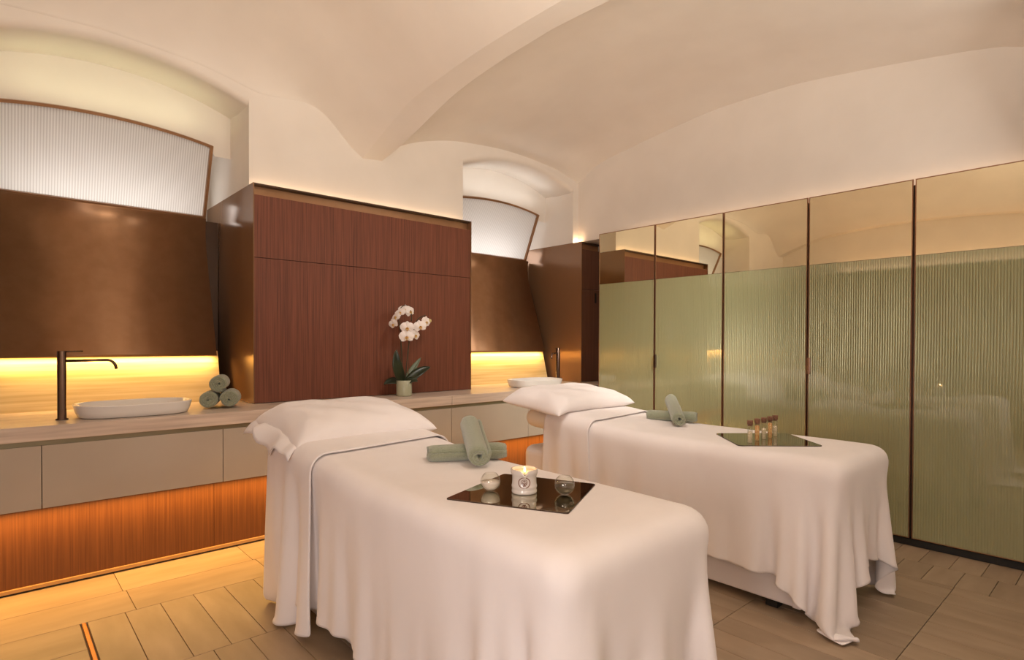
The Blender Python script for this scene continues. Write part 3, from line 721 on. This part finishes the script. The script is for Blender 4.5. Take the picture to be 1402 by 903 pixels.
# ---------------------------------------------------------------- crossed towels on the beds
def crossed(c, z, d1, L1, f, bpt, R, tagtext, seed):
    """one roll lying, one leaning across it"""
    lo = towel((c[0], c[1], z), d1, L1, R, f'rolled sage towel lying flat under a second roll, {tagtext}', 'crossed sage towels on the beds', seed)
    lo.scale = (1.06, 1, 0.80)
    f = Vector(f); bpt = Vector(bpt); d = bpt-f; L = d.length; tilt = math.asin(d.z/L)
    mid = (f+bpt)/2; nrm = Vector((0, 0, 1))
    o = towel((0, 0, 0), (d.x, d.y), L, R, f'rolled sage towel leaning across another roll, {tagtext}', 'crossed sage towels on the beds', seed+1, 0)
    o.rotation_euler = (tilt, 0, math.atan2(-d.x, d.y))
    up = Matrix.Rotation(math.atan2(-d.x, d.y), 3, 'Z') @ Matrix.Rotation(tilt, 3, 'X') @ Vector((0, 0, R)); o.location = mid-up
Z1, Z2 = 0.7895, 0.7995
crossed((1.645, 2.135), Z1+0.004, (0.90, -0.44), 0.365, (1.575, 1.955, Z1+0.058), (1.765, 2.270, Z1+0.160), 0.056, 'on the bed with the candle', 11)
crossed((3.45, 2.19), Z2+0.006, (0.42, -0.905), 0.33, (3.27, 2.02, Z2+0.055), (3.58, 2.28, Z2+0.15), 0.050, 'on the bed with the vials', 15)

# ---------------------------------------------------------------- mirrored trays
def tray(pts, z, label, r=0.02):
    pts = [Vector((*p, 0)) for p in pts]; c = sum(pts, Vector())/4; out = []
    for k in range(4):                                                          # rounded corners
        p, a, b = pts[k], pts[k-1], pts[(k+1) % 4]
        p0, p1 = p+(a-p).normalized()*r, p+(b-p).normalized()*r
        for i in range(7):
            t = i/6; out.append(p0*(1-t)**2+p*2*t*(1-t)+p1*t*t)
    bm = bmesh.new(); lo = [bm.verts.new((v.x-c.x, v.y-c.y, 0)) for v in out]; hi = [bm.verts.new((v.x-c.x, v.y-c.y, 0.006)) for v in out]
    n = len(out); bm.faces.new(hi)
    bm.faces.new(lo[::-1])
    for k in range(n): bm.faces.new((lo[k], lo[(k+1) % n], hi[(k+1) % n], hi[k]))
    root = empty('mirror_tray', (c.x, c.y, z), label, 'tray', 'mirrored glass trays on the beds')
    from_bm('tray_glass', bm, M['tray_mirror'], root)
    bm = bmesh.new()                                                            # dark edge
    o2 = [(v-c) for v in out]; A = [bm.verts.new((v.x*1.006, v.y*1.006, 0.0008)) for v in o2]; B = [bm.verts.new((v.x*1.006, v.y*1.006, 0.0052)) for v in o2]
    for k in range(n): bm.faces.new((A[k], A[(k+1) % n], B[(k+1) % n], B[k]))
    from_bm('tray_edge', bm, M['bronze_dark'], root)
ZT1, ZT2 = Z1+0.004, Z2+0.004
tray([(1.182, 1.655), (1.376, 1.252), (1.740, 1.442), (1.587, 1.806)], ZT1, 'square dark mirrored tray holding the candle and two glass bowls', 0.014)
tray([(3.210, 1.738), (2.920, 1.448), (3.245, 1.146), (3.535, 1.455)], ZT2, 'square mirrored tray holding five corked vials', 0.03)
T1Z, T2Z = ZT1+0.0062, ZT2+0.0062

# candle in a lipped ceramic cup
ca = empty('candle_cup', (1.443, 1.530, T1Z), 'cream ceramic candle cup with a burning wick and a round dark emblem', 'candle'); ca.scale = (1, 1, 0.9)
seg = 56; to_cam = math.atan2(0-1.530, 0-1.443); bm = bmesh.new()
prof = [(0, 0.001), (.040, 0), (.0455, .003), (.0465, .008), (.0460, .013), (.0450, .016), (.0448, .020), (.0460, .024), (.0468, .029), (.0460, .034), (.0446, .038), (.0442, .055), (.0446, .070), (.0470, .077), (.0490, .082), (.0495, .096), (.0485, .098), (.0450, .098), (.0435, .094), (.0420, .072), (0, .070)]
rings = []
for r, z in prof:
    if r < 1e-6: rings.append([bm.verts.new((0, 0, z))]); continue
    rr = []
    for i in range(seg):
        a = 2*PI*i/seg; da = (a-(to_cam+0.05)+PI) % (2*PI)-PI; zz = z; rad = r
        if z > .075: zz = z-0.020*math.exp(-(da/0.17)**2)*min(1, (z-.075)/.012); rad = r+(0.005*math.exp(-(da/0.2)**2) if r > 0.046 else 0)
        rr.append(bm.verts.new((rad*math.cos(a), rad*math.sin(a), zz)))
    rings.append(rr)
for a, b in zip(rings[:-1], rings[1:]):
    for i in range(seg):
        j = (i+1) % seg; q = ([a[0]] if len(a) == 1 else [a[i], a[j]])+([b[0]] if len(b) == 1 else [b[j], b[i]])
        bm.faces.new(q)
from_bm('cup', bm, M['ceramic_cream'], ca, True)
from_bm('wax', lathe_bm([(0, .0845), (.036, .0845), (.0428, .086), (.0428, .080), (0, .079)], 40), M['wax'], ca, True)
fx, fy = 0.026*math.cos(to_cam+0.05), 0.026*math.sin(to_cam+0.05)
from_bm('wick', tube_bm([(fx, fy, .080), (fx, fy, .091)], .0012, 6), M['black'], ca)
o = from_bm('flame', lathe_bm([(0, 0), (.0028, .003), (.0042, .008), (.0034, .015), (.0016, .021), (0, .026)], 14), M['flame'], ca, True); o.location = (fx, fy, .088)
pl_ = bpy.data.lights.new('candle_light', 'POINT'); pl_.energy = 0.10; pl_.color = (1, .55, .2); pl_.shadow_soft_size = .006
po = bpy.data.objects.new('candle_light', pl_); COL.objects.link(po); po.location = (1.443+fx*0.4, 1.530+fy*0.4, T1Z+.104)
# round emblem printed on the cup
bm = bmesh.new(); er = 0.0180; ez = 0.050
def onto(p, q, lift=0.0006):
    p, q = p*1.16, q*1.16; a = to_cam+p/0.0445; r = 0.0446+lift+ (0.0018*math.exp(-((ez+q-0.031)/0.006)**2)); return (r*math.cos(a), r*math.sin(a), ez+q)
def stroke(bm, pts, w):
    L, Rr = [], []
    for i, (x, y) in enumerate(pts):
        x0, y0 = pts[max(i-1, 0)]; x1, y1 = pts[min(i+1, len(pts)-1)]; dx, dy = x1-x0, y1-y0; l = math.hypot(dx, dy) or 1
        L.append(bm.verts.new(onto(x-dy/l*w/2, y+dx/l*w/2))); Rr.append(bm.verts.new(onto(x+dy/l*w/2, y-dx/l*w/2)))
    for k in range(len(pts)-1): bm.faces.new((L[k], L[k+1], Rr[k+1], Rr[k]))
stroke(bm, [(er*math.cos(2*PI*i/40), er*math.sin(2*PI*i/40)) for i in range(41)], 0.0028)
for s in (-1, 1):
    stroke(bm, [(s*(.0015+.0075*math.sin(t*PI/10*1.1)), .0115*math.cos(t*PI/10*.9)-.001) for t in range(11)], 0.0017)
    stroke(bm, [(s*.0005*(1+t), -.011+.0022*t) for t in range(6)], 0.0016)
    stroke(bm, [(s*(.001+.0048*math.sin(t/8*PI)), .0075-.0016*t) for t in range(9)], 0.0015)
    stroke(bm, [(s*.0030, -.0125), (s*.0045, -.008), (s*.0060, -.004), (s*.0085, -.001)], 0.0018)
stroke(bm, [(0, -.0125), (0, .0115)], 0.0018)
from_bm('emblem', bm, M['emblem'], ca)

# glass bowls
def bowl(x, y, filled, label):
    root = empty('glass_bowl', (x, y, T1Z), label, 'glass bowl', 'small round glass bowls on the candle tray')
    R = 0.0372; o_, i_ = [], []
    for k in range(19):
        a = -PI/2+ (PI/2+math.radians(52))*k/18; o_.append((max(R*math.cos(a), 0), R+R*math.sin(a)-0.0015 if k else 0.0))
    o_ = [(0, 0.0005), (.014, 0.0)]+[p for p in o_ if p[0] > .015]
    top = o_[-1]; pts = o_+[(top[0]-.0008, top[1]+.0012), (top[0]-.0018, top[1])]
    for k in range(17):
        a = math.radians(50)-(PI/2+math.radians(50))*k/16; pts.append((max((R-.0020)*math.cos(a), 0), R+(R-.0020)*math.sin(a)))
    from_bm('bowl_glass', lathe_bm(pts, 36), M['glass'], root, True)
    r2 = R-.0026; lv = 0.036 if filled else 0.040; P = [(0, R-r2+.0002)]
    for k in range(1, 13):
        z = R-r2+(lv-(R-r2))*k/12; P.append((math.sqrt(max(0, r2*r2-(z-R)**2)), z))
    P.append((0, lv)); from_bm('cream' if filled else 'oil', lathe_bm(P, 32), M['milk'] if filled else M['oil'], root, True)
bowl(1.364, 1.628, True, 'small round glass bowl of pale cream beside the candle cup')
bowl(1.533, 1.413, False, 'small round glass bowl of dark oil beside the candle cup')

# corked vials
VI = [(3.033, 1.442, 'pale', 'at the row end farthest from the glass cabinets'), (3.130, 1.448, 'amber', 'second from the end farthest from the cabinets'), (3.206, 1.445, 'pale', 'in the middle of the row of five'),
      (3.281, 1.444, 'amber', 'second from the end by the cabinets'), (3.355, 1.447, 'pale', 'at the row end by the glass cabinets')]
for x, y, kind, wh in VI:
    root = empty('corked_vial', (x, y, T2Z), ('clear vial of pale petals ' if kind == 'pale' else 'clear vial of amber petals ')+wh, 'vial', 'corked glass vials on the mirrored tray')
    from_bm('vial_glass', lathe_bm([(0, 0), (.0125, 0), (.0135, .0015), (.0135, .099), (.0128, .100), (.0120, .099), (.0120, .003), (0, .002)], 22), M['glass'], root, True)
    from_bm('petals', lathe_bm([(0, .0025), (.0112, .0025), (.0114, .05), (.0112, .083 if kind == 'amber' else .060), (0, .088 if kind == 'amber' else .064)], 18), M['petals_'+kind], root, True)
    from_bm('cork', lathe_bm([(0, .092), (.0118, .092), (.0121, .100), (.0150, .1005), (.0152, .1205), (.0145, .122), (0, .122)], 20), M['cork'], root, True)

# ---------------------------------------------------------------- orchid
orc = empty('potted_orchid', (2.535, 4.145, 0.9005), 'white moth orchid in a pale green pot against the reddish oak pier', 'plant')
ox, oy, oz = 2.535, 4.145, 0.9005
from_bm('pot', lathe_bm([(0, 0), (.060, 0), (.0635, .003), (.0645, .012), (.0645, .128), (.0630, .130), (.0600, .128), (.0595, .112), (0, .110)], 36), M['pot'], orc, True)
from_bm('moss', sph_bm((0, 0, .110), .058, sc=(1, 1, .28)), M['moss'], orc, True)
def P3(px_x, z, dy=0.0): return Vector((px_x-ox, dy, z-oz))
Rr_ = Rv; 
def leaf(pts, w, m, twist=0.0, name='leaf'):
    pts = [Vector(p) for p in pts]; bm = bmesh.new(); n = 12; rows = []
    def bez(t): return pts[0]*(1-t)**2+pts[1]*2*t*(1-t)+pts[2]*t*t
    for i in range(n+1):
        t = i/n; p = bez(t); d = (bez(min(1, t+.02))-bez(max(0, t-.02))).normalized()
        s = d.cross(Vector((-.35, -.9, .35+twist))).normalized(); up = s.cross(d)
        ww = w*(math.sin(PI*min(1, .10+.90*t)**0.85)**0.75 if t < 1 else 0)+0.001
        rows.append([bm.verts.new(p+s*ww*k+up*abs(k)*ww*.30) for k in (-1, -.5, 0, .5, 1)])
    for a, b in zip(rows[:-1], rows[1:]):
        for k in range(4): bm.faces.new((a[k], a[k+1], b[k+1], b[k]))
    o = from_bm(name, bm, m, orc, True); so = o.modifiers.new('t', 'SOLIDIFY'); so.thickness = .003
leaf([(-.01, 0, .11), (-.10, -.02, .24), (-.085, -.02, .385)], .042, M['leaf'])
leaf([(.02, 0, .11), (.13, -.03, .21), (.225, -.05, .235)], .040, M['leaf'], .5)
leaf([(.02, .02, .11), (.10, .03, .22), (.185, .03, .315)], .026, M['leaf_pale'], .3)
leaf([(-.01, .03, .11), (-.09, .05, .14), (-.16, .05, .10)], .034, M['leaf'], .6)
leaf([(0, -.02, .11), (.05, -.07, .15), (.08, -.08, .12)], .030, M['leaf'], .6)
st1 = [(-.012, 0, .11), (-.020, 0, .30), (-.035, 0, .52), (-.055, 0, .66), (-.03, -.01, .735), (.02, -.02, .745), (.05, -.03, .69), (.04, -.05, .62)]
st2 = [(.012, 0, .11), (.030, 0, .32), (.055, 0, .47), (.085, -.01, .58), (.13, -.02, .645), (.19, -.03, .675)]
def smooth_pts(pts, n=6):
    o = []; pts = [Vector(p) for p in pts]
    for i in range(len(pts)-1):
        p0, p1, p2, p3 = pts[max(i-1, 0)], pts[i], pts[i+1], pts[min(i+2, len(pts)-1)]
        for k in range(n):
            f = k/n; o.append(0.5*(2*p1+(p2-p0)*f+(2*p0-5*p1+4*p2-p3)*f*f+(3*p1-p0-3*p2+p3)*f**3))
    return o+[pts[-1]]
st1b = [(-.012, 0, .11), (-.022, 0, .33), (-.030, 0, .56), (-.045, -.005, .66), (-.085, -.02, .70), (-.13, -.035, .66), (-.155, -.05, .60)]
from_bm('flower_stem', tube_bm(smooth_pts(st1), .0035, 7), M['stem'], orc, True)
from_bm('flower_stem', tube_bm(smooth_pts(st2), .0035, 7), M['stem'], orc, True)
from_bm('support_stake', tube_bm([(-.018, .012, .11), (-.030, .012, .62)], .0025, 6), M['stake'], orc)
from_bm('support_stake', tube_bm([(.048, .012, .11), (.050, .012, .56)], .0025, 6), M['stake'], orc)
view = Vector((-2.535, -4.145, -0.1)).normalized()
side = Vector((0.853, -0.522, 0)); upv = Vector((0, 0, 1))
def petal_mesh(shape, n=8):
    pass
def flower(p, size, yawd, pitchd, rolld):
    """moth orchid bloom: three sepals, two broad petals, a lip"""
    root = bpy.data.objects.new('bloom', None); bpy.data.objects.remove(root)
    fr = Matrix((side, upv, view)).transposed()                                # local x right, y up, z to the viewer
    fr = fr @ Matrix.Rotation(math.radians(yawd), 3, 'Y') @ Matrix.Rotation(math.radians(pitchd), 3, 'X') @ Matrix.Rotation(math.radians(rolld), 3, 'Z')
    bm = bmesh.new()
    def pet(ang, L, W, zc, cup):
        c, s = math.cos(ang), math.sin(ang); rows = []
        for i in range(8):
            t = i/7; w = W*math.sin(PI*min(1, 0.08+0.90*t)**0.9)**0.6 if i < 7 else 0.06*W
            rr = []
            for k in (-1, -.5, 0, .5, 1):
                a, b = t*L, k*w; z = zc+cup*t*(t-.6)-0.25*w*abs(k)**2+0.03*size*math.sin(3*k+4*t)
                rr.append(bm.verts.new(Vector(p)+fr @ Vector((c*a-s*b, s*a+c*b, z))))
            rows.append(rr)
        for a, b in zip(rows[:-1], rows[1:]):
            for k in range(4): bm.faces.new((a[k], a[k+1], b[k+1], b[k]))
    S = size
    for a in (90, 215, 325): pet(math.radians(a), S*.50, S*.19, -.003, -.10*S)
    for a in (12, 168): pet(math.radians(a), S*.56, S*.34, .002, -.12*S)
    o = from_bm('bloom', bm, M['petal'], orc, True)
    bm = bmesh.new(); sph_bm((0, 0, 0), S*.085, bm, 8, 6, (1.2, .8, 1))
    for s in (-1, 1): sph_bm((s*S*.09, -S*.05, S*.02), S*.055, bm, 8, 6, (.8, 1.5, .8))
    sph_bm((0, -S*.15, S*.04), S*.06, bm, 8, 6, (.8, 1.8, .7))
    for v in bm.verts: v.co = Vector(p)+fr @ (v.co+Vector((0, -S*.04, S*.05)))
    lp = from_bm('lip', bm, M['lip'], o, True)
    bm = bmesh.new(); sph_bm((0, -S*.02, S*.12), S*.045, bm, 8, 6)
    for v in bm.verts: v.co = Vector(p)+fr @ v.co
    from_bm('column', bm, M['lip_dark'], o, True)
FL = [(-.020, -.060, .565, .108, 0, 8, 0), (-.022, -.055, .492, .116, 0, 0, 4), (.075, -.035, .505, .10, 48, 0, -10), (.108, -.055, .578, .108, 14, -4, 12), (.178, -.040, .618, .096, 42, 0, -8),
      (-.028, -.030, .716, .098, -14, -30, 0), (.030, -.020, .700, .095, 40, -14, 20), (-.070, -.030, .688, .092, -32, -16, 30), (-.112, -.035, .650, .092, -50, -8, 30), (-.140, -.04, .592, .086, -38, 14, 20)]
for x, y, z, s, a, b, c in FL: flower((x+.012, y, z), s, a, b, c)
from_bm('bud', sph_bm((.236, -.03, .628), .0125, sc=(1, 1, 1.25)), M['bud'], orc, True)
